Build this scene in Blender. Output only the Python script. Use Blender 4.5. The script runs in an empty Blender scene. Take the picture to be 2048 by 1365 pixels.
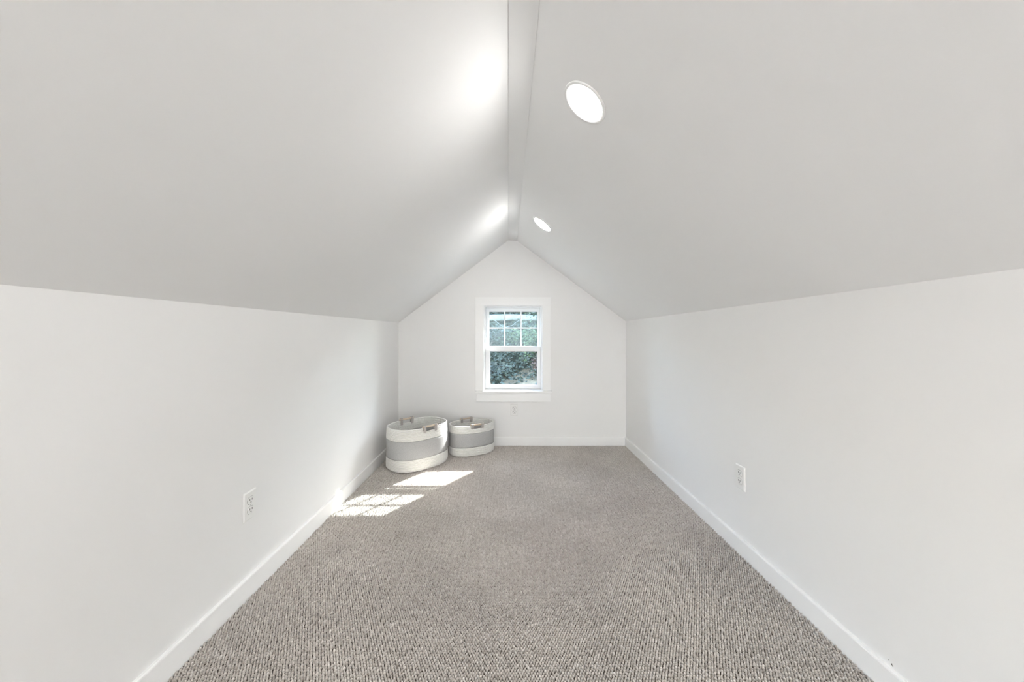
import bpy, bmesh, math, random
import numpy as np
from mathutils import Vector, Matrix

random.seed(7); rng = np.random.default_rng(7)
scene = bpy.context.scene
COL = scene.collection
PI = math.pi

# ------------------------------------------------------------------ camera, sky, sun, side fill, exposure
F = 712.0                      # focal length in pixels of the 2048 px wide frame
CAM_H = 1.058
cam_data = bpy.data.cameras.new('camera')
cam_data.sensor_width = 36.0
cam_data.lens = 36.0 * F / 2048.0
cam_data.shift_x = (1024.0 - 1017.0) / 2048.0
cam_data.shift_y = -(682.5 - 671.0) / 2048.0
cam_data.clip_start = 0.02
cam = bpy.data.objects.new('camera', cam_data); COL.objects.link(cam)
cam.location = (0, 0, CAM_H); cam.rotation_euler = (PI / 2, 0, 0)
scene.camera = cam

SUN_TRAVEL = Vector((-0.82, -1.197, -1.0)).normalized()
world = bpy.data.worlds.new('world'); scene.world = world; world.use_nodes = True
wn = world.node_tree.nodes; wl = world.node_tree.links
sky = wn.new('ShaderNodeTexSky'); sky.sky_type = 'NISHITA'; sky.sun_disc = False
sky.sun_elevation = math.asin(-SUN_TRAVEL.z)
sky.sun_rotation = math.atan2(-SUN_TRAVEL.x, -SUN_TRAVEL.y)
wn['Background'].inputs['Strength'].default_value = 2.1
wl.new(sky.outputs['Color'], wn['Background'].inputs['Color'])

sun_data = bpy.data.lights.new('sun', 'SUN'); sun_data.energy = 17.5; sun_data.angle = math.radians(0.35)
sun_data.color = (1.0, 0.97, 0.94)
sun = bpy.data.objects.new('sun', sun_data); COL.objects.link(sun)
sun.rotation_euler = SUN_TRAVEL.to_track_quat('-Z', 'Y').to_euler()
sun.location = (8, 11, 12)

# fill light added in a made-up opening, left knee wall, behind the camera
REAR_Y = -4.2
FILL_OPENING = (-4.0, -2.8, 0.25, 1.00)            # y0, y1, z0, z1 of that opening
fill_data = bpy.data.lights.new('added_side_fill', 'AREA'); fill_data.shape = 'RECTANGLE'
fill_data.size = 1.14; fill_data.size_y = 0.69; fill_data.energy = 150.0; fill_data.color = (1.0, 0.992, 0.985)
fill_light = bpy.data.objects.new('added_side_fill', fill_data); COL.objects.link(fill_light)
fill_light.location = (-1.058 - 0.03, -3.4, 0.625); fill_light.rotation_euler = Vector((1, 0, 0)).to_track_quat('-Z', 'Z').to_euler()

vs = scene.view_settings
scene.display_settings.display_device = 'sRGB'
vs.view_transform = 'Standard'; vs.look = 'None'; vs.gamma = 1.0; vs.use_curve_mapping = False
vs.exposure = 0.80
LAMP = 35.0
scene.cycles.max_bounces = 8; scene.cycles.diffuse_bounces = 6; scene.cycles.transparent_max_bounces = 12

# ------------------------------------------------------------------ materials
def new_mat(name, base, rough=0.6, spec=0.3):
    m = bpy.data.materials.new(name); m.use_nodes = True
    b = m.node_tree.nodes['Principled BSDF']
    b.inputs['Base Color'].default_value = (*base, 1); b.inputs['Roughness'].default_value = rough
    b.inputs['Specular IOR Level'].default_value = spec
    return m, m.node_tree.nodes, m.node_tree.links, b

def add_bump(m, scale, strength, dist=0.001, detail=3, coord='Object'):
    n, l = m.node_tree.nodes, m.node_tree.links
    tc = n.new('ShaderNodeTexCoord'); no = n.new('ShaderNodeTexNoise'); bp = n.new('ShaderNodeBump')
    no.inputs['Scale'].default_value = scale; no.inputs['Detail'].default_value = detail
    bp.inputs['Strength'].default_value = strength; bp.inputs['Distance'].default_value = dist
    l.new(tc.outputs[coord], no.inputs['Vector']); l.new(no.outputs['Fac'], bp.inputs['Height'])
    l.new(bp.outputs['Normal'], n['Principled BSDF'].inputs['Normal'])

def add_vary(m, c1, c2, scale, detail=4, lo=0.35, hi=0.65, stretch=(1, 1, 1)):
    n, l = m.node_tree.nodes, m.node_tree.links
    tc = n.new('ShaderNodeTexCoord'); mp = n.new('ShaderNodeMapping'); no = n.new('ShaderNodeTexNoise'); cr = n.new('ShaderNodeValToRGB')
    mp.inputs['Scale'].default_value = stretch
    no.inputs['Scale'].default_value = scale; no.inputs['Detail'].default_value = detail
    cr.color_ramp.elements[0].position = lo; cr.color_ramp.elements[1].position = hi
    cr.color_ramp.elements[0].color = (*c1, 1); cr.color_ramp.elements[1].color = (*c2, 1)
    l.new(tc.outputs['Object'], mp.inputs['Vector']); l.new(mp.outputs['Vector'], no.inputs['Vector'])
    l.new(no.outputs['Fac'], cr.inputs['Fac']); l.new(cr.outputs['Color'], n['Principled BSDF'].inputs['Base Color'])

M = {}
M['wall'], *_ = new_mat('wall_paint', (0.80, 0.79, 0.772), 0.55, 0.25)
add_vary(M['wall'], (0.835, 0.83, 0.82), (0.85, 0.845, 0.838), 1.3)
add_bump(M['wall'], 260, 0.06, 0.0008)
M['ceiling'], *_ = new_mat('ceiling_paint', (0.80, 0.79, 0.772), 0.75, 0.15)
add_vary(M['ceiling'], (0.868, 0.866, 0.860), (0.882, 0.879, 0.874), 1.1)
add_bump(M['ceiling'], 300, 0.05, 0.0008)
M['trim'], *_ = new_mat('trim_paint', (0.90, 0.90, 0.893), 0.35, 0.4); add_bump(M['trim'], 60, 0.03, 0.0006)
M['vinyl'], *_ = new_mat('white_vinyl', (0.80, 0.805, 0.81), 0.3, 0.4); add_bump(M['vinyl'], 40, 0.02, 0.0005)
M['gasket'], *_ = new_mat('grey_gasket', (0.20, 0.20, 0.20), 0.6); add_bump(M['gasket'], 200, 0.05)
M['plate'], *_ = new_mat('outlet_plastic', (0.84, 0.835, 0.82), 0.3, 0.45); add_bump(M['plate'], 80, 0.02, 0.0004)
M['slot'], *_ = new_mat('outlet_slot', (0.03, 0.03, 0.03), 0.6); add_bump(M['slot'], 80, 0.02)
M['screw'], *_ = new_mat('outlet_screw', (0.62, 0.62, 0.6), 0.35, 0.5); add_bump(M['screw'], 400, 0.05)
M['lamp_trim'], *_ = new_mat('lamp_trim', (0.86, 0.86, 0.85), 0.4, 0.35); add_bump(M['lamp_trim'], 80, 0.02)
M['rope'], *_ = new_mat('cotton_rope', (0.82, 0.80, 0.76), 0.85, 0.1)
add_vary(M['rope'], (0.80, 0.79, 0.765), (0.84, 0.83, 0.81), 70); add_bump(M['rope'], 420, 0.2, 0.001)
M['felt'], *_ = new_mat('grey_cotton_weave', (0.50, 0.50, 0.50), 0.9, 0.08)
add_vary(M['felt'], (0.37, 0.37, 0.37), (0.48, 0.48, 0.475), 260, 5, 0.3, 0.7); add_bump(M['felt'], 500, 0.45, 0.001)
M['wood'], *_ = new_mat('pale_wood', (0.60, 0.50, 0.39), 0.5, 0.3)
add_vary(M['wood'], (0.52, 0.42, 0.32), (0.68, 0.585, 0.47), 28, 5, 0.3, 0.7, (0.25, 4, 4)); add_bump(M['wood'], 160, 0.1)
M['strap'], *_ = new_mat('grey_strap', (0.42, 0.39, 0.37), 0.8, 0.15)
add_vary(M['strap'], (0.38, 0.355, 0.34), (0.47, 0.44, 0.42), 220); add_bump(M['strap'], 600, 0.3)
M['bark'], *_ = new_mat('bark', (0.16, 0.13, 0.11), 0.9, 0.1)
add_vary(M['bark'], (0.09, 0.075, 0.065), (0.22, 0.19, 0.16), 14, 6, 0.3, 0.7, (3, 3, 0.6)); add_bump(M['bark'], 30, 0.8, 0.02)
M['pale_bark'], *_ = new_mat('pale_bark', (0.5, 0.5, 0.46), 0.9, 0.1)
add_vary(M['pale_bark'], (0.19, 0.19, 0.175), (0.26, 0.26, 0.245), 6, 6); add_bump(M['pale_bark'], 25, 0.6, 0.01)

# lamp lens: gives off light
def emit_mat():
    m = bpy.data.materials.new('lamp_lens'); m.use_nodes = True
    n, l = m.node_tree.nodes, m.node_tree.links
    b = n['Principled BSDF']; b.inputs['Base Color'].default_value = (0.9, 0.9, 0.9, 1)
    b.inputs['Emission Color'].default_value = (1.0, 0.985, 0.96, 1); b.inputs['Emission Strength'].default_value = LAMP
    tc = n.new('ShaderNodeTexCoord'); no = n.new('ShaderNodeTexNoise'); bp = n.new('ShaderNodeBump')
    no.inputs['Scale'].default_value = 300; bp.inputs['Strength'].default_value = 0.05
    l.new(tc.outputs['Object'], no.inputs['Vector']); l.new(no.outputs['Fac'], bp.inputs['Height']); l.new(bp.outputs['Normal'], b.inputs['Normal'])
    return m
M['lens'] = emit_mat()

def glass_mat(name, tint, film, film_col):
    m = bpy.data.materials.new(name); m.use_nodes = True
    n, l = m.node_tree.nodes, m.node_tree.links
    n.remove(n['Principled BSDF']); out = n['Material Output']
    tr = n.new('ShaderNodeBsdfTransparent'); tr.inputs['Color'].default_value = (*tint, 1)
    gl = n.new('ShaderNodeBsdfGlossy'); gl.inputs['Roughness'].default_value = 0.03
    lw = n.new('ShaderNodeFresnel'); lw.inputs['IOR'].default_value = 1.14
    mx = n.new('ShaderNodeMixShader'); l.new(lw.outputs['Fac'], mx.inputs['Fac'])
    l.new(tr.outputs[0], mx.inputs[1]); l.new(gl.outputs[0], mx.inputs[2])
    ts = n.new('ShaderNodeBsdfTranslucent'); ts.inputs['Color'].default_value = (*film_col, 1)
    tc = n.new('ShaderNodeTexCoord'); no = n.new('ShaderNodeTexNoise'); no.inputs['Scale'].default_value = 9; no.inputs['Detail'].default_value = 5
    mr = n.new('ShaderNodeMapRange'); mr.inputs['To Min'].default_value = film * 0.6; mr.inputs['To Max'].default_value = film * 1.4
    l.new(tc.outputs['Object'], no.inputs['Vector']); l.new(no.outputs['Fac'], mr.inputs['Value'])
    mx2 = n.new('ShaderNodeMixShader'); l.new(mr.outputs['Result'], mx2.inputs['Fac'])
    l.new(mx.outputs[0], mx2.inputs[1]); l.new(ts.outputs[0], mx2.inputs[2]); l.new(mx2.outputs[0], out.inputs['Surface'])
    return m
M['glass'] = glass_mat('window_glass', (0.94, 0.96, 0.96), 0.0006, (0.8, 0.9, 0.95))
M['glass_dusty'] = glass_mat('dusty_window_glass', (0.90, 0.95, 0.95), 0.012, (0.74, 0.90, 0.93))

# carpet: colour per loop from a point attribute
def carpet_mat():
    m, n, l, b = new_mat('carpet_loop', (0.45, 0.41, 0.37), 0.95, 0.05)
    b.inputs['Sheen Weight'].default_value = 1.0; b.inputs['Sheen Roughness'].default_value = 0.3
    at = n.new('ShaderNodeAttribute'); at.attribute_name = 'tone'
    cr = n.new('ShaderNodeValToRGB'); e = cr.color_ramp.elements
    e[0].position = 0.0; e[0].color = (0.42, 0.382, 0.345, 1); e[1].position = 1.0; e[1].color = (0.77, 0.73, 0.69, 1)
    l.new(at.outputs['Fac'], cr.inputs['Fac'])
    tc = n.new('ShaderNodeTexCoord'); no = n.new('ShaderNodeTexNoise'); no.inputs['Scale'].default_value = 2.2; no.inputs['Detail'].default_value = 4
    mr = n.new('ShaderNodeMapRange'); mr.inputs['From Min'].default_value = 0.35; mr.inputs['From Max'].default_value = 0.65
    mr.inputs['To Min'].default_value = 0.90; mr.inputs['To Max'].default_value = 1.06
    mx = n.new('ShaderNodeMix'); mx.data_type = 'RGBA'; mx.blend_type = 'MULTIPLY'; mx.inputs['Factor'].default_value = 1
    l.new(tc.outputs['Object'], no.inputs['Vector']); l.new(no.outputs['Fac'], mr.inputs['Value'])
    l.new(cr.outputs['Color'], mx.inputs['A']); l.new(mr.outputs['Result'], mx.inputs['B']); l.new(mx.outputs['Result'], b.inputs['Base Color'])
    return m
M['carpet'] = carpet_mat()
M['backing'], *_ = new_mat('carpet_backing', (0.36, 0.32, 0.285), 0.95, 0.05)
add_vary(M['backing'], (0.11, 0.092, 0.08), (0.17, 0.148, 0.13), 180); add_bump(M['backing'], 160, 0.8, 0.004)

def leaf_mat(name, stops):
    m, n, l, b = new_mat(name, (0.1, 0.15, 0.1), 0.6, 0.25)
    at = n.new('ShaderNodeAttribute'); at.attribute_name = 'tone'
    cr = n.new('ShaderNodeValToRGB'); el = cr.color_ramp.elements
    while len(el) < len(stops): el.new(0.5)
    for e, (p, c) in zip(el, stops): e.position = p; e.color = (*c, 1)
    l.new(at.outputs['Fac'], cr.inputs['Fac']); l.new(cr.outputs['Color'], b.inputs['Base Color'])
    return m
M['ivy'] = leaf_mat('ivy_leaf', [(0, (0.019, 0.022, 0.0125)), (0.5, (0.043, 0.050, 0.032)), (1, (0.09, 0.10, 0.072))])
M['shrub'] = leaf_mat('shrub_leaf', [(0, (0.022, 0.031, 0.008)), (0.5, (0.054, 0.072, 0.027)), (1, (0.115, 0.14, 0.07))])
M['russet'] = leaf_mat('russet_leaf', [(0, (0.05, 0.025, 0.016)), (0.5, (0.09, 0.055, 0.038)), (1, (0.15, 0.12, 0.085))])
M['earth'], *_ = new_mat('leaf_litter', (0.3, 0.26, 0.2), 0.95, 0.05)
add_vary(M['earth'], (0.09, 0.07, 0.045), (0.25, 0.195, 0.125), 3.5, 8, 0.3, 0.7); add_bump(M['earth'], 12, 0.8, 0.05)

# ------------------------------------------------------------------ helpers
def mesh_obj(name, verts, faces, mat, parent=None, smooth=False):
    me = bpy.data.meshes.new(name); me.from_pydata([tuple(v) for v in verts], [], faces); me.update()
    return link_mesh(name, me, mat, parent, smooth)

def link_mesh(name, me, mat, parent=None, smooth=False):
    if mat is not None and not me.materials: me.materials.append(M[mat])
    if smooth: me.polygons.foreach_set('use_smooth', [True] * len(me.polygons))
    o = bpy.data.objects.new(name, me); COL.objects.link(o)
    if parent is not None: o.parent = parent
    return o

def bm_obj(name, bm, mat, parent=None, smooth=False):
    bmesh.ops.recalc_face_normals(bm, faces=bm.faces[:])
    me = bpy.data.meshes.new(name); bm.to_mesh(me); bm.free()
    return link_mesh(name, me, mat, parent, smooth)

def add_box(bm, x0, x1, y0, y1, z0, z1, bevel=0.0, seg=2):
    r = bmesh.ops.create_cube(bm, size=1.0)
    vs_ = r['verts']
    for v in vs_:
        v.co = Vector((x0 + (v.co.x + .5) * (x1 - x0), y0 + (v.co.y + .5) * (y1 - y0), z0 + (v.co.z + .5) * (z1 - z0)))
    if bevel:
        ed = list({e for v in vs_ for e in v.link_edges})
        bmesh.ops.bevel(bm, geom=ed, offset=bevel, segments=seg, affect='EDGES', profile=0.5)

def box(name, x0, x1, y0, y1, z0, z1, mat, parent=None, bevel=0.0):
    bm = bmesh.new(); add_box(bm, x0, x1, y0, y1, z0, z1, bevel); return bm_obj(name, bm, mat, parent)

def empty(name, loc=(0, 0, 0), parent=None):
    o = bpy.data.objects.new(name, None); COL.objects.link(o); o.location = loc; o.empty_display_size = 0.1
    if parent is not None: o.parent = parent
    return o

def tag(o, label=None, cat=None, group=None, kind=None):
    if label: o['label'] = label
    if cat: o['category'] = cat
    if group: o['group'] = group
    if kind: o['kind'] = kind
    return o

def struct(o, label, cat):
    return tag(o, label, cat, kind='structure')

# ------------------------------------------------------------------ the room shell
BACK = 3.423
XL, XR = -1.058, 1.128
RL, RR = 0.0, 0.084            # the flat ridge strip
ZRL, ZRR = 1.974, 1.966
def lin(y, y0, v0, y1, v1): return v0 + (v1 - v0) * (y - y0) / (y1 - y0)
def kneeL(y): return lin(y, .74, 1.164, BACK, 1.178)
def kneeR(y): return lin(y, .78, 1.205, BACK, 1.193)

def slab(name, fa, fb, n, mat, thick, label, cat, y0=REAR_Y, y1=BACK, seg=24):
    """surface between two lines fa(y), fb(y); n points out of the room, thickness goes that way"""
    n = Vector(n).normalized() * thick; V = []; Fc = []
    for i in range(seg + 1):
        y = y0 + (y1 - y0) * i / seg
        a, b = Vector(fa(y)), Vector(fb(y)); V += [a, b, b + n, a + n]
    for i in range(seg):
        k = 4 * i
        for j in range(4): Fc.append((k + j, k + (j + 1) % 4, k + 4 + (j + 1) % 4, k + 4 + j))
    Fc += [(0, 1, 2, 3), (4 * seg, 4 * seg + 3, 4 * seg + 2, 4 * seg + 1)]
    bm = bmesh.new(); vv = [bm.verts.new(v) for v in V]
    for f in Fc: bm.faces.new([vv[i] for i in f])
    return struct(bm_obj(name, bm, mat), label, cat)

Y1 = BACK + 0.12
wl_main = slab('wall_left', lambda y: (XL, y, -0.02), lambda y: (XL, y, kneeL(y)), (-1, 0, 0), 'wall', 0.1, 'white knee wall left of the beige carpet', 'wall', y0=FILL_OPENING[1], y1=Y1)
for (ya, yb, lo, hi) in ((REAR_Y, FILL_OPENING[0], None, None), (FILL_OPENING[0], FILL_OPENING[1], None, FILL_OPENING[2]), (FILL_OPENING[0], FILL_OPENING[1], FILL_OPENING[3], None)):
    w_ = slab('wall_panel', lambda y: (XL, y, -0.02 if lo is None else lo), lambda y: (XL, y, kneeL(y) if hi is None else hi), (-1, 0, 0), 'wall', 0.1, None, None, y0=ya, y1=yb, seg=6)
    del w_['kind']; w_.parent = wl_main
slab('wall_right', lambda y: (XR, y, -0.02), lambda y: (XR, y, kneeR(y)), (1, 0, 0), 'wall', 0.1, 'white knee wall right of the beige carpet', 'wall', y1=Y1)
slab('ceiling_left', lambda y: (XL, y, kneeL(y)), lambda y: (RL, y, ZRL), (-.6, 0, .8), 'ceiling', 0.1, 'white sloped ceiling without lamps, left of the ridge', 'ceiling', y1=Y1)
slab('ceiling_right', lambda y: (XR, y, kneeR(y)), lambda y: (RR, y, ZRR), (.6, 0, .8), 'ceiling', 0.1, 'white sloped ceiling holding the round lamps, right of the ridge', 'ceiling', y1=Y1)
slab('ceiling_ridge', lambda y: (RL, y, ZRL - .0025), lambda y: (RR, y, ZRR - .0025), (0, 0, 1), 'ceiling', 0.12, 'narrow flat white strip along the ceiling ridge', 'ceiling', y1=Y1)

# small blemishes in the paint: chips low on the right wall, a nail pop in the left slope
M['chip'], *_ = new_mat('chipped_paint', (0.12, 0.11, 0.10), 0.9, 0.1); add_bump(M['chip'], 300, 0.3)
wr_ = bpy.data.objects['wall_right']
for (cy, cz, ry, rz_) in ((1.0565, .0935, .0022, .0014), (1.0475, .0890, .0016, .0030), (1.0455, .0862, .0022, .0018)):
    pts = [(math.cos(2 * PI * k / 9) * (.7 + .3 * math.sin(5 * k)), math.sin(2 * PI * k / 9)) for k in range(9)]
    V = [(XR - .0004, cy + a * ry, cz + b * rz_) for a, b in pts] + [(XR + .001, cy + a * ry, cz + b * rz_) for a, b in pts]
    mesh_obj('paint_chip', V, [tuple(range(9)), tuple(range(17, 8, -1))] + [(k, (k + 1) % 9, 9 + (k + 1) % 9, 9 + k) for k in range(9)], 'chip', wr_)
bm = bmesh.new(); bmesh.ops.create_uvsphere(bm, u_segments=16, v_segments=8, radius=1)
for v in bm.verts: v.co = Vector((v.co.x * .0055, v.co.y * .0055, v.co.z * .0022))
npop = bm_obj('nail_pop', bm, 'ceiling', bpy.data.objects['ceiling_left'], True)
npop.location = (-.709, .707, CAM_H + .377); npop.rotation_euler = Vector((.605, 0, -.796)).to_track_quat('Z', 'Y').to_euler()

# gable walls with a window opening
def gable(name, y_in, y_out, hx0, hx1, hz0, hz1, label):
    zb = -0.02
    def pt(x, z): return (x, z)
    prof = [(XL - .05, zb), (XR + .05, zb), (XR + .05, 1.20), (RR, 2.03), (RL, 2.03), (XL - .05, 1.18)]
    def top(x):
        if x <= RL: return lin(x, XL - .05, 1.18, RL, 2.03)
        if x >= RR: return lin(x, RR, 2.03, XR + .05, 1.20)
        return 2.03
    xs = sorted({XL - .05, hx0, hx1, RL, RR, XR + .05})
    bm = bmesh.new()
    def quadcol(xa, xb, za0, za1, zb0, zb1):
        vs_ = []
        for y in (y_in, y_out):
            vs_ += [bm.verts.new((xa, y, za0)), bm.verts.new((xb, y, zb0)), bm.verts.new((xb, y, zb1)), bm.verts.new((xa, y, za1))]
        bm.faces.new(vs_[:4]); bm.faces.new(vs_[4:][::-1])
        return vs_
    for xa, xb in zip(xs[:-1], xs[1:]):
        if xa >= hx0 - 1e-6 and xb <= hx1 + 1e-6:
            quadcol(xa, xb, zb, hz0, zb, hz0); quadcol(xa, xb, hz1, top(xa), hz1, top(xb))
        else:
            quadcol(xa, xb, zb, top(xa), zb, top(xb))
    def side(p):
        for (xa, za), (xb, zb_) in zip(p, p[1:] + p[:1]):
            v = [bm.verts.new(c) for c in ((xa, y_in, za), (xb, y_in, zb_), (xb, y_out, zb_), (xa, y_out, za))]; bm.faces.new(v)
    side(prof); side([(hx0, hz0), (hx1, hz0), (hx1, hz1), (hx0, hz1)])
    bmesh.ops.remove_doubles(bm, verts=bm.verts[:], dist=1e-5)
    return struct(bm_obj(name, bm, 'wall'), label, 'wall')

def bx(px, d=0.0): return (px - 1017.0) / F * (BACK + d)
def bz(py, d=0.0): return CAM_H + (671.0 - py) / F * (BACK + d)
HX0, HX1, HZ0, HZ1 = bx(967), bx(1085), bz(783), bz(611.5)
gable('wall_back', BACK, BACK + 0.20, HX0, HX1, HZ0, HZ1, 'white gable wall around the small window at the far end')
rear = gable('wall_front', REAR_Y, REAR_Y - 0.15, -.35, .45, .02, 1.60, 'white gable wall behind the camera')
dr = box('door_1', -.349, .449, REAR_Y - .06, REAR_Y - .02, -.01, 1.599, 'trim', bevel=.003)
struct(dr, 'low white attic door in the gable behind the camera', 'door')
for (za, zb) in ((.12, .72), (.84, 1.48)): box('door_panel', -.23, .33, REAR_Y - .022, REAR_Y - .012, za, zb, 'trim', dr, .004)
hd = bmesh.new(); bmesh.ops.create_uvsphere(hd, u_segments=16, v_segments=10, radius=.026, matrix=Matrix.Translation((.37, REAR_Y + .022, .78)) @ Matrix.Diagonal((1, .8, 1, 1)))
add_box(hd, .36, .38, REAR_Y - .02, REAR_Y + .01, .77, .79); bm_obj('door_knob', hd, 'screw', dr, True)

# floor: carpet backing plus loops
fl = mesh_obj('floor', [(XL - .05, REAR_Y - .1, -.0065), (XR + .05, REAR_Y - .1, -.0065), (XR + .05, BACK + .1, -.0065), (XL - .05, BACK + .1, -.0065),
                         (XL - .05, REAR_Y - .1, -.12), (XR + .05, REAR_Y - .1, -.12), (XR + .05, BACK + .1, -.12), (XL - .05, BACK + .1, -.12)],
              [(0, 1, 2, 3), (7, 6, 5, 4), (0, 4, 5, 1), (1, 5, 6, 2), (2, 6, 7, 3), (3, 7, 4, 0)], 'backing')
struct(fl, 'floor covered with beige-grey loop carpet', 'floor')

BT = 0.013                     # baseboard thickness
def carpet():
    pitch = 0.0096
    xs = np.arange(XL + BT + .004, XR - BT - .003, pitch); ys = np.arange(0.55, BACK - BT - .002, pitch * 0.92)
    gx, gy = np.meshgrid(xs, ys); ny, nx = gx.shape
    row = np.arange(ny)[:, None]; colm = np.arange(nx)[None, :]
    gx = gx + (row % 2) * pitch * 0.5
    n = gx.size
    ang = np.where(((row // 1) + (colm // 1)) % 2 == 0, 0.75, -0.75) + rng.normal(0, .14, gx.shape)
    px = (gx + rng.normal(0, .00045, gx.shape)).ravel(); py = (gy + rng.normal(0, .00045, gx.shape)).ravel(); ang = ang.ravel()
    la = 0.0053 * rng.uniform(.85, 1.15, n); lb = 0.0033 * rng.uniform(.85, 1.15, n); h = 0.0100 * rng.uniform(.75, 1.2, n)
    K = 7
    t = np.arange(K) * 2 * PI / K
    rings = [(1.0, 0.0), (0.86, 0.6)]
    loc = [(r * math.cos(a), r * math.sin(a), z) for r, z in rings for a in t] + [(0.0, 0.0, 1.0)]
    loc = np.array(loc); nv = len(loc)
    ca, sa = np.cos(ang)[:, None], np.sin(ang)[:, None]
    lx = loc[None, :, 0] * la[:, None]; ly = loc[None, :, 1] * lb[:, None]
    vx = px[:, None] + ca * lx - sa * ly; vy = py[:, None] + sa * lx + ca * ly; vz = -0.0068 + loc[None, :, 2] * h[:, None]
    V = np.stack([vx, vy, vz], 2).reshape(-1, 3)
    f = []
    for k in range(K):
        f.append((k, (k + 1) % K, K + (k + 1) % K)); f.append((k, K + (k + 1) % K, K + k))
        f.append((K + k, K + (k + 1) % K, 2 * K))
    f = np.array(f); T = (f[None] + (np.arange(n) * nv)[:, None, None]).reshape(-1, 3)
    me = bpy.data.meshes.new('carpet_pile')
    me.vertices.add(len(V)); me.vertices.foreach_set('co', V.ravel().astype(np.float32))
    me.loops.add(T.size); me.loops.foreach_set('vertex_index', T.ravel().astype(np.int32))
    me.polygons.add(len(T)); me.polygons.foreach_set('loop_start', (np.arange(len(T)) * 3).astype(np.int32))
    me.polygons.foreach_set('use_smooth', np.ones(len(T), bool))
    me.update(calc_edges=True)
    a = me.attributes.new('tone', 'FLOAT', 'POINT')
    tone = np.clip(rng.normal(.5, .15, n), 0, 1); a.data.foreach_set('value', np.repeat(tone, nv).astype(np.float32))
    o = link_mesh('carpet_pile', me, 'carpet')
    tag(o, 'beige-grey looped carpet pile covering the whole attic floor', 'carpet', kind='stuff')
carpet()

# baseboards: eased top edge
def baseboard(name, p0, p1, inward, h, label):
    p0, p1, w = Vector((*p0, 0)), Vector((*p1, 0)), Vector((*inward, 0))
    prof = [(0, -.01), (BT, -.01), (BT, h - .006), (BT - .0015, h - .002), (BT - .005, h), (0, h)]
    V = []
    for p in (p0, p1): V += [p + w * a + Vector((0, 0, b)) for a, b in prof]
    k = len(prof); Fc = [(i, (i + 1) % k, k + (i + 1) % k, k + i) for i in range(k)] + [tuple(range(k)), tuple(range(2 * k - 1, k - 1, -1))]
    bm = bmesh.new(); vv = [bm.verts.new(v) for v in V]
    for f in Fc: bm.faces.new([vv[i] for i in f])
    struct(bm_obj(name, bm, 'trim'), label, 'baseboard')
baseboard('baseboard_left', (XL, REAR_Y), (XL, BACK), (1, 0), 0.083, 'white baseboard along the left knee wall')
baseboard('baseboard_right', (XR, REAR_Y), (XR, BACK), (-1, 0), 0.079, 'white baseboard along the right knee wall')
baseboard('baseboard_back', (XL + BT, BACK), (XR - BT, BACK), (0, -1), 0.082, 'white baseboard under the window at the far gable')

# ------------------------------------------------------------------ the window
def ring(bm, x0, x1, z0, z1, wl_, wr, wb, wt, y0, y1, bev=0.0015):
    add_box(bm, x0, x0 + wl_, y0, y1, z0, z1, bev); add_box(bm, x1 - wr, x1, y0, y1, z0, z1, bev)
    add_box(bm, x0 + wl_, x1 - wr, y0, y1, z0, z0 + wb, bev); add_box(bm, x0 + wl_, x1 - wr, y0, y1, z1 - wt, z1, bev)

win = empty('window_1', (bx(1026), BACK, bz(786)))
tag(win, 'white double-hung window with six small panes above one large pane', 'window', kind='structure')
def wpart(o):
    o.parent = win; o.matrix_parent_inverse = Matrix.Translation(win.location).inverted(); return o
def sub(o, par):
    o.parent = par; o.matrix_parent_inverse = Matrix.Identity(4); return o
CT = 0.016
c0, c1, ct = bx(950.5, -CT), bx(1101.5, -CT), bz(595, -CT)
i0, i1, it, ib = bx(967, -CT), bx(1085, -CT), bz(611.5, -CT), bz(782.5, -CT)
wpart(box('side_casing', c0, i0, BACK - CT, BACK, ib, it, 'trim', bevel=.0015))
wpart(box('side_casing', i1, c1, BACK - CT, BACK, ib, it, 'trim', bevel=.0015))
wpart(box('head_casing', c0, c1, BACK - CT, BACK, it, ct, 'trim', bevel=.0015))
wpart(box('stool', bx(949.5, -.03), bx(1104.5, -.03), BACK - .03, BACK + .03, bz(787, -.03), bz(783.2, -.03), 'trim', bevel=.002))
wpart(box('apron', bx(952.5, -CT), bx(1102, -CT), BACK - CT, BACK, bz(804, -CT), bz(787, -CT), 'trim', bevel=.0015))
# vinyl frame fills the opening
fy0, fy1 = BACK + .012, BACK + .195
bm = bmesh.new(); fw = 0.012
ring(bm, HX0, HX1, HZ0, HZ1, fw, fw, .010, fw, fy0, fy1)
wpart(bm_obj('frame', bm, 'vinyl'))
wpart(box('exterior_head', HX0 - .05, HX1 + .05, BACK + .201, BACK + .238, 1.312, 1.40, 'vinyl', bevel=.002))
# lower sash, the inner one
LY0, LY1 = BACK + .070, BACK + .102
sx0, sx1 = HX0 + fw + .001, HX1 - fw - .001
gx0, gx1 = bx(980, .08), bx(1074.6, .08)
lz0, lz1 = HZ0 + .011, bz(692.8, .08)
lg0, lg1 = bz(770, .08), bz(703.2, .08)
bm = bmesh.new(); ring(bm, sx0, sx1, lz0, lz1, gx0 - sx0, sx1 - gx1, lg0 - lz0, lz1 - lg1, LY0, LY1, .003)
lower = wpart(bm_obj('lower_sash', bm, 'vinyl'))
bm = bmesh.new(); ring(bm, gx0 - .001, gx1 + .001, lg0 - .001, lg1 + .001, .004, .004, .004, .004, LY0 + .012, LY1 - .004, 0)
sub(bm_obj('glazing_bead', bm, 'gasket'), lower)
sub(box('pane', gx0 - .002, gx1 + .002, LY0 + .016, LY0 + .020, lg0 - .002, lg1 + .002, 'glass'), lower)
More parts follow.
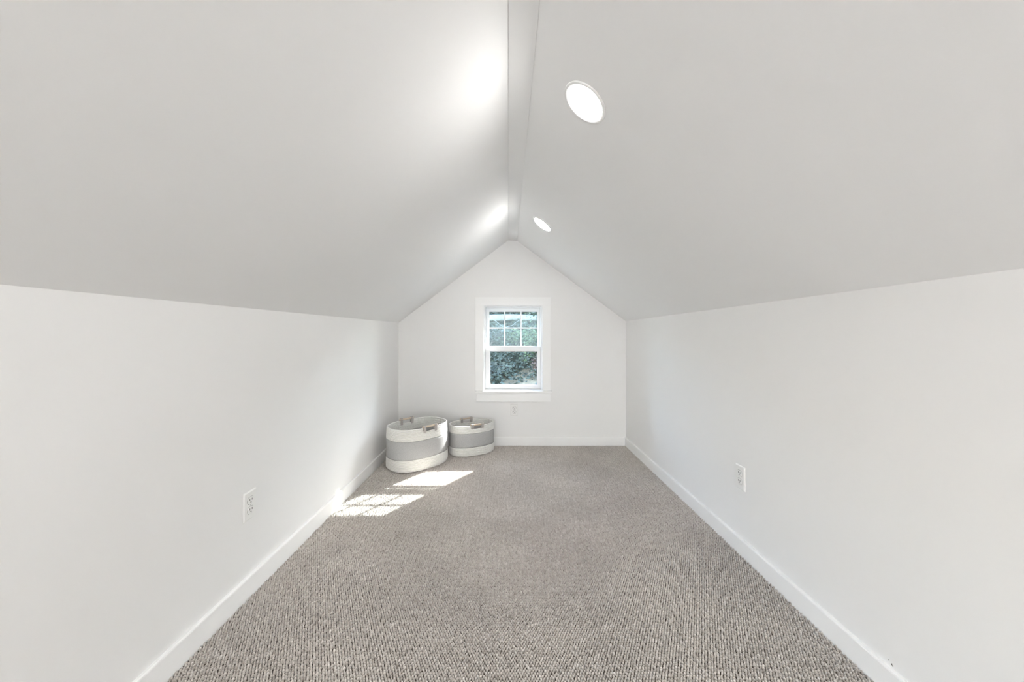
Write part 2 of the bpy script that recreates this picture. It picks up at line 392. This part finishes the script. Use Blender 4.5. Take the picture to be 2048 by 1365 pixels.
# upper sash, the outer one
UY0, UY1 = BACK + .125, BACK + .155
hx0, hx1 = bx(978.6, .135), bx(1074.4, .135)
uz0, uz1 = .895, HZ1 - fw - .001
ug0, ug1 = .913, bz(624, .135)
bm = bmesh.new(); ring(bm, sx0, sx1, uz0, uz1, hx0 - sx0, sx1 - hx1, ug0 - uz0, uz1 - ug1, UY0, UY1, .003)
upper = wpart(bm_obj('upper_sash', bm, 'vinyl'))
bm = bmesh.new(); ring(bm, hx0 - .001, hx1 + .001, ug0 - .001, ug1 + .001, .003, .0045, .003, .004, UY0 + .010, UY1 - .004, 0)
sub(bm_obj('glazing_bead', bm, 'gasket'), upper)
mz = bz(656.8, .14); mxs = [bx(1009.2, .14), bx(1042, .14)]; mw = .0062
gy = UY0 + .014
sub(box('muntin', hx0, hx1, gy - .005, gy + .009, mz - mw, mz + mw, 'vinyl', bevel=.0015), upper)
for mx_ in mxs:
    sub(box('muntin', mx_ - mw, mx_ + mw, gy - .0055, gy + .0095, ug0, ug1, 'vinyl', bevel=.0015), upper)
xe = [hx0 - .002, mxs[0], mxs[1], hx1 + .002]; ze = [ug0 - .002, mz, ug1 + .002]
for a in range(3):
    for b in range(2):
        sub(box('pane', xe[a], xe[a + 1], gy, gy + .004, ze[b], ze[b + 1], 'glass_dusty'), upper)

# ------------------------------------------------------------------ recessed lamps on the right slope
SU = Vector((XR - RR, 0, 1.195 - ZRR)).normalized()      # down the slope
SN = Vector((SU.z, 0, -SU.x)).normalized()               # into the room
if SN.z > 0: SN = -SN
def lathe(bm, prof, seg=64):
    rings_ = []
    for r, z in prof:
        if r < 1e-6: rings_.append([bm.verts.new((0, 0, z))])
        else: rings_.append([bm.verts.new((r * math.cos(2 * PI * i / seg), r * math.sin(2 * PI * i / seg), z)) for i in range(seg)])
    for A, B in zip(rings_[:-1], rings_[1:]):
        for i in range(seg):
            j = (i + 1) % seg
            if len(A) == 1: bm.faces.new((A[0], B[i], B[j]))
            elif len(B) == 1: bm.faces.new((A[i], A[j], B[0]))
            else: bm.faces.new((A[i], A[j], B[j], B[i]))
bm = bmesh.new(); lathe(bm, [(.0690, .0015), (.0725, .0036), (.0790, .0040), (.0815, .0026), (.0820, .0), (.0690, .0), (.0690, .0015)])
ring_me = bm_obj('trim_ring', bm, 'lamp_trim', smooth=True).data; bpy.data.objects.remove(bpy.data.objects['trim_ring'])
bm = bmesh.new(); lathe(bm, [(0, .0030), (.04, .0028), (.0670, .0022), (.0690, .0010), (.0690, .0002), (0, .0002)])
lens_me = bm_obj('lens', bm, 'lens', smooth=True).data; bpy.data.objects.remove(bpy.data.objects['lens'])
def lamp(y, t, label):
    p = Vector((RR, 0, ZRR)) + (Vector((XR, 0, kneeR(y))) - Vector((RR, 0, ZRR))).normalized() * t; p.y = y
    d = Vector((XR - RR, 0, kneeR(y) - ZRR)).normalized(); nn = Vector((d.z, 0, -d.x))
    e = empty('recessed_light', p + nn * .0004)
    e.rotation_euler = nn.to_track_quat('Z', 'Y').to_euler()
    tag(e, label, 'ceiling light', 'round lamps along the right ceiling slope')
    link_mesh('trim_ring', ring_me, None, e); link_mesh('lens', lens_me, None, e)
lamp(1.197, .2145, 'large round lit lamp nearest the camera on the right ceiling slope')
lamp(2.541, .196, 'small-looking round lit lamp nearest the window on the ceiling slope')
lamp(-0.150, .214, 'unseen added lamp on the right slope just behind the camera')  # this and the next two: unseen lamps added to brighten the room
lamp(-1.495, .214, 'unseen added lamp midway along the right slope behind the camera')
lamp(-2.840, .214, 'unseen added lamp on the right slope near the rear gable')

# ------------------------------------------------------------------ wall outlets
PW, PH, PT = 0.070, 0.1145, 0.0055
def outlet_meshes():
    bm = bmesh.new()                        # plate: local x right, z up, y = towards the wall
    v = []
    for (w, h, y) in ((PW, PH, 0.0), (PW, PH, -.0022), (PW - .008, PH - .008, -PT)):
        v.append([bm.verts.new((sx * w / 2, y, sz * h / 2)) for sx, sz in ((-1, -1), (1, -1), (1, 1), (-1, 1))])
    for A, B in zip(v[:-1], v[1:]):
        for i in range(4): bm.faces.new((A[i], A[(i + 1) % 4], B[(i + 1) % 4], B[i]))
    bm.faces.new(v[-1]); bm.faces.new(v[0][::-1])
    plate = bm_obj('tmp', bm, 'plate')
    bm = bmesh.new()                        # socket face: circle cut flat at top and bottom
    pts = []
    for i in range(40):
        a = 2 * PI * i / 40; pts.append((.0172 * math.cos(a), max(-.0142, min(.0142, .0172 * math.sin(a)))))
    A = [bm.verts.new((x, -PT + .0005, z)) for x, z in pts]; B = [bm.verts.new((x * .95, -PT - .0022, z * .95)) for x, z in pts]
    for i in range(40): bm.faces.new((A[i], A[(i + 1) % 40], B[(i + 1) % 40], B[i]))
    bm.faces.new(B); bm.faces.new(A[::-1])
    sock = bm_obj('tmp', bm, 'plate')
    bm = bmesh.new(); add_box(bm, -.0013, .0013, -PT - .0026, -PT - .001, -.0040, .0040); slot = bm_obj('tmp', bm, 'slot')
    bm = bmesh.new(); bmesh.ops.create_cone(bm, cap_ends=True, segments=16, radius1=.0027, radius2=.0027, depth=.0016, matrix=Matrix.Translation((0, -PT - .0018, 0)) @ Matrix.Rotation(PI / 2, 4, 'X')); hole = bm_obj('tmp', bm, 'slot')
    bm = bmesh.new(); bmesh.ops.create_cone(bm, cap_ends=True, segments=16, radius1=.0034, radius2=.0028, depth=.0016, matrix=Matrix.Translation((0, -PT - .0004, 0)) @ Matrix.Rotation(PI / 2, 4, 'X')); screw = bm_obj('tmp', bm, 'screw')
    bm = bmesh.new()                        # dark joint around the socket face
    A = [bm.verts.new((x * 1.05, -PT - .0003, z * 1.06)) for x, z in pts]; B = [bm.verts.new((x * 1.05, -PT + .001, z * 1.06)) for x, z in pts]
    for i in range(40): bm.faces.new((A[i], A[(i + 1) % 40], B[(i + 1) % 40], B[i]))
    bm.faces.new(A); bm.faces.new(B[::-1])
    joint = bm_obj('tmp', bm, 'gasket')
    out = [o.data for o in (plate, sock, slot, hole, screw, joint)]
    for o in (plate, sock, slot, hole, screw, joint): bpy.data.objects.remove(o)
    return out
OM = outlet_meshes()
def outlet(loc, rz, label):
    e = empty('wall_outlet', loc); e.rotation_euler = (0, 0, rz)
    tag(e, label, 'outlet', 'white duplex wall outlets')
    link_mesh('cover_plate', OM[0], None, e)
    s = link_mesh('screw', OM[4], None, e)
    for dz in (.0195, -.0195):
        s = link_mesh('socket', OM[1], None, e); s.location = (0, 0, dz)
        j = link_mesh('socket_joint', OM[5], None, s)
        for dx in (-.0063, .0063):
            k = link_mesh('slot', OM[2], None, s); k.location = (dx, 0, .0040)
        k = link_mesh('ground_hole', OM[3], None, s); k.location = (0, 0, -.0065)
outlet((bx(1028.6), BACK, bz(820)), 0, 'white duplex outlet under the window apron')
outlet((XL, 1.452, .365), PI / 2, 'white duplex outlet on the left knee wall')
outlet((XR, 1.729, .368), -PI / 2, 'white duplex outlet on the right knee wall')

# ------------------------------------------------------------------ rope baskets
def supere(a, b, n, t):
    c, s = math.cos(t), math.sin(t)
    return Vector((a * math.copysign(abs(c) ** (2 / n), c), b * math.copysign(abs(s) ** (2 / n), s), 0))

def path(a, b, n, N=132):
    """points evenly spaced along a superellipse"""
    raw = [supere(a, b, n, 2 * PI * i / 1440) for i in range(1441)]
    L = [0]
    for p, q in zip(raw[:-1], raw[1:]): L.append(L[-1] + (q - p).length)
    out = []; k = 0
    for i in range(N):
        d = L[-1] * i / N
        while L[k + 1] < d: k += 1
        u = (d - L[k]) / max(1e-9, L[k + 1] - L[k]); out.append(raw[k].lerp(raw[k + 1], u))
    return out

def normals(P):
    N = len(P); R_ = []
    for i in range(N):
        d = P[(i + 1) % N] - P[i - 1]; R_.append(Vector((d.y, -d.x, 0)).normalized())
    return R_

def tube_rows(bm, rows, K=10):
    """rows: (path points, z, half thickness, half height, index runs)"""
    for P, z, rt, rh, runs in rows:
        Nn = normals(P)
        for idx, closed in runs:
            rings_ = []
            for i in idx:
                i %= len(P)
                rings_.append([bm.verts.new(P[i] + Nn[i] * (rt * math.cos(2 * PI * k / K)) + Vector((0, 0, z + rh * math.sin(2 * PI * k / K)))) for k in range(K)])
            m = len(rings_)
            for q in range(m if closed else m - 1):
                A, B = rings_[q], rings_[(q + 1) % m]
                for k in range(K): bm.faces.new((A[k], A[(k + 1) % K], B[(k + 1) % K], B[k]))
            if not closed: bm.faces.new(rings_[0][::-1]); bm.faces.new(rings_[-1])

def basket(loc, rz, a, b, H, fr, label, handle_len, coils):
    root = empty('rope_basket', loc); root.rotation_euler = (0, 0, rz)
    tag(root, label, 'basket', 'white and grey rope baskets')
    N = 132; n = 2.45; rt = .0066
    top_h, low_h = H * fr[0], H * fr[2]
    def scale(z):
        u = z / H; s = 1.0 + .012 * math.sin(PI * u) - .022 * u
        if z < .022: s -= .055 * (1 - z / .022) ** 2
        return s
    def P(z): s = scale(z); return path(a * s, b * s, n, N)
    full = [(range(N), True)]
    # lower band
    c = coils[1]; rows = []
    for k in range(c):
        z = low_h * (k + .5) / c; rows.append((P(z), z, rt, low_h / c * .515, full))
    bm = bmesh.new(); tube_rows(bm, rows); bm_obj('lower_rope_band', bm, 'rope', root, True)
    # upper band with a gap under each handle
    c = coils[0]; rows = []; notch = 3
    hl = handle_len
    for k in range(c):
        z = H - top_h + top_h * (k + .5) / c; pp = P(z)
        if k < c - notch: rows.append((pp, z, rt, top_h / c * .515, full))
        else:
            keep = [abs(p.x) > hl * .40 for p in pp]
            runs = []; start = next(i for i in range(N) if keep[i] and not keep[i - 1]); cur = []
            for q in range(N):
                i = (start + q) % N
                if keep[i]: cur.append(i)
                elif cur: runs.append((cur, False)); cur = []
            if cur: runs.append((cur, False))
            rows.append((pp, z, rt, top_h / c * .515, runs))
    bm = bmesh.new(); tube_rows(bm, rows); bm_obj('upper_rope_band', bm, 'rope', root, True)
    # grey woven band: closed wall profile swept round
    bm = bmesh.new(); z0, z1 = low_h + .0005, H - top_h - .0005; zs = [z0 + (z1 - z0) * i / 10 for i in range(11)]
    prof = [(.0050, z) for z in zs] + [(-.0045, z) for z in reversed(zs)]
    cols = []
    for z_ in prof:
        pp = P(z_[1]); nn = normals(pp); cols.append([bm.verts.new(pp[i] + nn[i] * z_[0] + Vector((0, 0, z_[1]))) for i in range(N)])
    for q in range(len(cols)):
        A, B = cols[q], cols[(q + 1) % len(cols)]
        for i in range(N): bm.faces.new((A[i], A[(i + 1) % N], B[(i + 1) % N], B[i]))
    bm_obj('woven_band', bm, 'felt', root, True)
    # coiled bottom
    bm = bmesh.new(); rows = []
    s = .925
    while s > .10:
        pp = path(a * s, b * max(.02, s - (1 - s) * .35), n, 72); rows.append((pp, .006, .0075, .0052, [(range(72), True)])); s -= .0135 / b * .9
    tube_rows(bm, rows, 6); bm_obj('coiled_bottom', bm, 'rope', root, True)
    # handles
    for sgn in (-1, 1):
        hz = H + .006
        yy = b * scale(H) * sgn
        hd = empty('tmp'); bpy.data.objects.remove(hd)
        bm = bmesh.new(); seg = 14; R_ = .0078; xs_ = [-hl / 2, -hl / 2 + .002, -hl / 2 + .004, hl / 2 - .004, hl / 2 - .002, hl / 2]; rr = [R_ * .75, R_ * .93, R_, R_, R_ * .93, R_ * .75]
        rg = [[bm.verts.new((x, yy + r * math.cos(2 * PI * i / seg), hz + r * math.sin(2 * PI * i / seg))) for i in range(seg)] for x, r in zip(xs_, rr)]
        for A, B in zip(rg[:-1], rg[1:]):
            for i in range(seg): bm.faces.new((A[i], A[(i + 1) % seg], B[(i + 1) % seg], B[i]))
        bm.faces.new(rg[0][::-1]); bm.faces.new(rg[-1])
        h_ = bm_obj('handle', bm, 'wood', root, True)
        for sx in (-1, 1):                      # strap wrapped over the dowel, sewn to both faces of the wall
            xc = sx * (hl / 2 - .017); w = .0105
            zb = H - top_h * .42
            yo, yi = rt + .0016, -(rt + .0016)
            line = [(yo, zb), (yo + .0006, (zb + H) / 2), (R_ + .0016, hz - .002)]
            line += [((R_ + .0018) * math.cos(t), hz + (R_ + .0018) * math.sin(t)) for t in [PI * i / 8 for i in range(9)]]
            line += [(-R_ - .0016, hz - .002), (yi - .0006, (zb + H) / 2), (yi, zb)]
            bm = bmesh.new(); th = .0016; prev = None; first = None
            for q, (dy, z) in enumerate(line):
                p = Vector((dy, z)); d = Vector(line[min(q + 1, len(line) - 1)]) - Vector(line[max(q - 1, 0)]); nrm = Vector((d.y, -d.x)).normalized() * th
                # local thickness of the wall bends slightly along the long side
                sec = [bm.verts.new((xc + ex * w, yy + sgn * (p.x + f * nrm.x), p.y + f * nrm.y)) for ex, f in ((-1, 0), (1, 0), (1, 1), (-1, 1))]
                if prev:
                    for i in range(4): bm.faces.new((prev[i], prev[(i + 1) % 4], sec[(i + 1) % 4], sec[i]))
                else: bm.faces.new(sec[::-1])
                prev = sec
            bm.faces.new(prev)
            bm_obj('strap', bm, 'strap', h_)
    return root

basket((-.750, 2.945, .0045), math.radians(46), .247, .181, .328, (.28, .435, .285), 'larger white rope basket with grey band, beside the left wall', .135, (10, 10))
basket((-.335, 3.236, .0045), math.radians(28), .202, .134, .264, (.25, .465, .285), 'smaller white rope basket with grey band, against the back wall', .128, (7, 8))

# ------------------------------------------------------------------ outdoors: a planted bank behind the house
def terr(x, y):
    y = np.asarray(y, float)
    z = np.interp(y, [4.0, 6.5, 7.6, 9.2, 10.2, 13.0, 20.0, 40.0], [-3.0, -2.2, -.42, -.26, .15, 1.65, 4.6, 9.5])
    return z + .10 * np.sin(1.7 * np.asarray(x) + .6 * y) + .06 * np.sin(3.9 * np.asarray(x) - 2.1 * y)
def bank():
    xs = np.linspace(-14, 14, 85); ys = np.concatenate([np.linspace(3.8, 16, 74), np.linspace(16.5, 40, 40)])
    V = []; Fc = []
    for y in ys:
        for x in xs: V.append((x, y, float(terr(x, y))))
    n = len(xs)
    for j in range(len(ys) - 1):
        for i in range(n - 1): Fc.append((j * n + i, j * n + i + 1, (j + 1) * n + i + 1, (j + 1) * n + i))
    o = mesh_obj('hillside', V, Fc, 'earth', smooth=True)
    tag(o, 'earth bank strewn with leaf litter outside the window', 'hillside', kind='structure')
bank()

def leaves(P, size, tone, up, flat):
    """one folded leaf (4 triangles) at each point"""
    n = len(P)
    az = rng.uniform(0, 2 * PI, n); tilt = rng.normal(0, flat, n); s = size * rng.uniform(.6, 1.4, n)
    d = np.stack([np.cos(az), np.sin(az), np.zeros(n)], 1)
    nrm = up + np.stack([np.sin(tilt) * np.sin(az), -np.sin(tilt) * np.cos(az), np.zeros(n)], 1) + rng.normal(0, flat * .6, (n, 3))
    nrm /= np.linalg.norm(nrm, axis=1)[:, None]
    d -= nrm * (d * nrm).sum(1)[:, None]; d /= np.linalg.norm(d, axis=1)[:, None]; e = np.cross(nrm, d)
    S = s[:, None]
    V = np.stack([P, P + d * S * .45 + e * S * .34 + nrm * S * .10, P + d * S, P + d * S * .45 - e * S * .34 + nrm * S * .10, P + d * S * .5], 1)
    T = np.array([(0, 4, 1), (1, 4, 2), (2, 4, 3), (3, 4, 0)])
    return V.reshape(-1, 3), (T[None] + (np.arange(n) * 5)[:, None, None]).reshape(-1, 3), np.repeat(tone, 5)

def leaf_obj(name, V, T, tone, mat, parent=None):
    me = bpy.data.meshes.new(name)
    me.vertices.add(len(V)); me.vertices.foreach_set('co', V.ravel().astype(np.float32))
    me.loops.add(T.size); me.loops.foreach_set('vertex_index', T.ravel().astype(np.int32))
    me.polygons.add(len(T)); me.polygons.foreach_set('loop_start', (np.arange(len(T)) * 3).astype(np.int32)); me.update(calc_edges=True)
    a = me.attributes.new('tone', 'FLOAT', 'POINT'); a.data.foreach_set('value', tone.astype(np.float32))
    return link_mesh(name, me, mat, parent)

def ground_ivy():
    n = 60000
    x = rng.uniform(-5, 5, n) * rng.uniform(.35, 1, n); y = 9.1 + rng.gamma(1.6, 1.9, n); keep = (y < 18) & ((y > 9.75 + .25 * np.sin(3 * x)) | (rng.uniform(0, 1, n) < .12))
    x, y = x[keep], y[keep]; n = len(x)
    lump = .5 + .5 * np.sin(5.1 * x + 2 * np.sin(3 * y)) * np.sin(4.3 * y + 1.7 * np.sin(2.2 * x))
    z = terr(x, y) + rng.uniform(0, .26, n) * (.3 + lump)
    tone = np.clip(.25 + .45 * lump + rng.normal(0, .2, n), 0, 1)
    V, T, t = leaves(np.stack([x, y, z], 1), .085, tone, np.array([0, -.5, .8]), .55)
    o = leaf_obj('ground_ivy', V, T, t, 'ivy'); tag(o, 'dense blue-green ivy covering the bank outside the window', 'ivy', kind='stuff')
ground_ivy()

def limb(bm, pts, r0, r1, seg=7):
    rings_ = []; n = len(pts)
    for i, p in enumerate(pts):
        d = (Vector(pts[min(i + 1, n - 1)]) - Vector(pts[max(i - 1, 0)])).normalized()
        u = d.orthogonal().normalized(); v = d.cross(u); r = r0 + (r1 - r0) * i / (n - 1)
        rings_.append([bm.verts.new(Vector(p) + u * r * math.cos(2 * PI * k / seg) + v * r * math.sin(2 * PI * k / seg)) for k in range(seg)])
    for A, B in zip(rings_[:-1], rings_[1:]):
        for k in range(seg): bm.faces.new((A[k], A[(k + 1) % seg], B[(k + 1) % seg], B[k]))
    bm.faces.new(rings_[0][::-1]); bm.faces.new(rings_[-1])

def shrub(name, x, y, r, h, nleaf, mat, size, label, cat='shrub'):
    z0 = float(terr(x, y)); root = empty(name, (x, y, z0)); tag(root, label, cat, 'shrubs on the bank outside')
    bm = bmesh.new(); tips = []
    for k in range(9):
        a = rng.uniform(0, 2 * PI); rr = r * rng.uniform(.3, .85); tip = Vector((rr * math.cos(a), rr * math.sin(a), h * rng.uniform(.55, .95))); tips.append(tip)
        pts = [Vector((0, 0, -.05)), tip * .35 + Vector((rng.normal(0, .03), rng.normal(0, .03), h * .08)), tip * .7 + Vector((rng.normal(0, .04), rng.normal(0, .04), h * .05)), tip]
        limb(bm, pts, .016, .004)
    bm_obj('stems', bm, 'bark', root)
    P = []
    for tp in tips:
        m = nleaf // len(tips); P.append(np.array(tp)[None] + rng.normal(0, 1, (m, 3)) * np.array([r * .30, r * .30, h * .2]))
    P = np.concatenate(P); P[:, 2] = np.maximum(P[:, 2], .03)
    tone = np.clip(.2 + .5 * P[:, 2] / h * 0 + rng.normal(.3, .22, len(P)), 0, 1)
    V, T, t = leaves(P, size, tone, np.array([0, -.35, .85]), .7)
    leaf_obj('foliage', V, T, t, mat, root)
shrub('leafy_shrub', .95, 9.9, .45, .95, 1400, 'shrub', .07, 'yellow-green leafy shrub seen low at the right of the lower pane')
shrub('leafy_shrub', .30, 10.9, .65, .55, 1300, 'shrub', .07, 'low green shrub seen along the top of the lower pane')
shrub('leafy_shrub', -.65, 11.2, .55, .6, 1100, 'ivy', .08, 'blue-green shrub seen at the left edge of the panes')
shrub('leafy_shrub', .78, 9.45, .22, .42, 500, 'russet', .055, 'small russet shrub in the lower right corner of the lower pane')
shrub('leafy_shrub', 1.25, 12.6, .6, 1.1, 1500, 'shrub', .075, 'pale green shrub seen through the top right pane')
def shade_tree():  # out-of-view tree, added to keep direct sun off the bank
    x0, y0 = 4.3, 14.8; z0 = float(terr(x0, y0)); root = empty('added_shade_tree', (x0, y0, z0)); tag(root, 'unseen leafy tree added to shade the bank, right of the window view', 'tree')
    bm = bmesh.new(); limb(bm, [(0, 0, -.1), (-.1, 0, .6), (-.4, -.1, 1.3), (-.9, -.2, 1.9)], .17, .09, 10)
    for k in range(7):
        a = 2.2 + .55 * k; limb(bm, [(-.5, -.1, 1.4), (-.9 + .7 * math.cos(a), -.2 + .7 * math.sin(a), 2.0), (-1.3 + 2.0 * math.cos(a), -.3 + 2.1 * math.sin(a), 2.3)], .07, .02)
    bm_obj('trunk', bm, 'bark', root)
    n = 9000; d = rng.normal(0, 1, (n, 3)); d /= np.linalg.norm(d, axis=1)[:, None]; d *= rng.uniform(0, 1, n)[:, None] ** (1 / 2.2)
    P = np.array([2.4, 14.4, 0]) + d * np.array([2.9, 3.5, .75]); P[:, 2] += np.maximum(terr(P[:, 0], P[:, 1]) + 2.0, 3.1) - z0; P[:, :2] -= (x0, y0)
    V, T, t = leaves(P, .24, np.clip(rng.normal(.5, .2, n), 0, 1), np.array([.3, .2, .9]), .5)
    leaf_obj('canopy', V, T, t, 'shrub', root)
shade_tree()
bm = bmesh.new(); limb(bm, [(-3.2 + .55 * i, 12.4 + .05 * math.sin(i), 1.66 + .02 * math.sin(1.3 * i)) for i in range(13)], .125, .10, 14)  # made-up log standing in for a pale band across the panes
tag(bm_obj('added_log', bm, 'pale_bark', None, True), 'pale log added across the bank for the bright band in the top panes', 'log')
bm = bmesh.new()
limb(bm, [(-1.55, 10.1, .05), (-1.5, 10.0, .8), (-1.25, 9.9, 1.5), (-.85, 9.8, 1.72), (-.44, 9.7, 1.52), (-.30, 9.7, 1.40), (-.19, 9.7, 1.317), (-.07, 9.7, 1.275), (.11, 9.7, 1.33), (.20, 9.7, 1.41), (.31, 9.7, 1.475), (.60, 9.7, 1.66), (1.0, 9.8, 1.75), (1.35, 9.9, 1.6)], .007, .004)
limb(bm, [(-.19, 9.7, 1.317), (-.13, 9.72, 1.20), (-.09, 9.74, 1.13)], .004, .002)
tag(bm_obj('bramble_cane', bm, 'pale_bark', None, True), 'thin pale bramble cane dipping in front of the bank, behind the upper panes', 'branch')
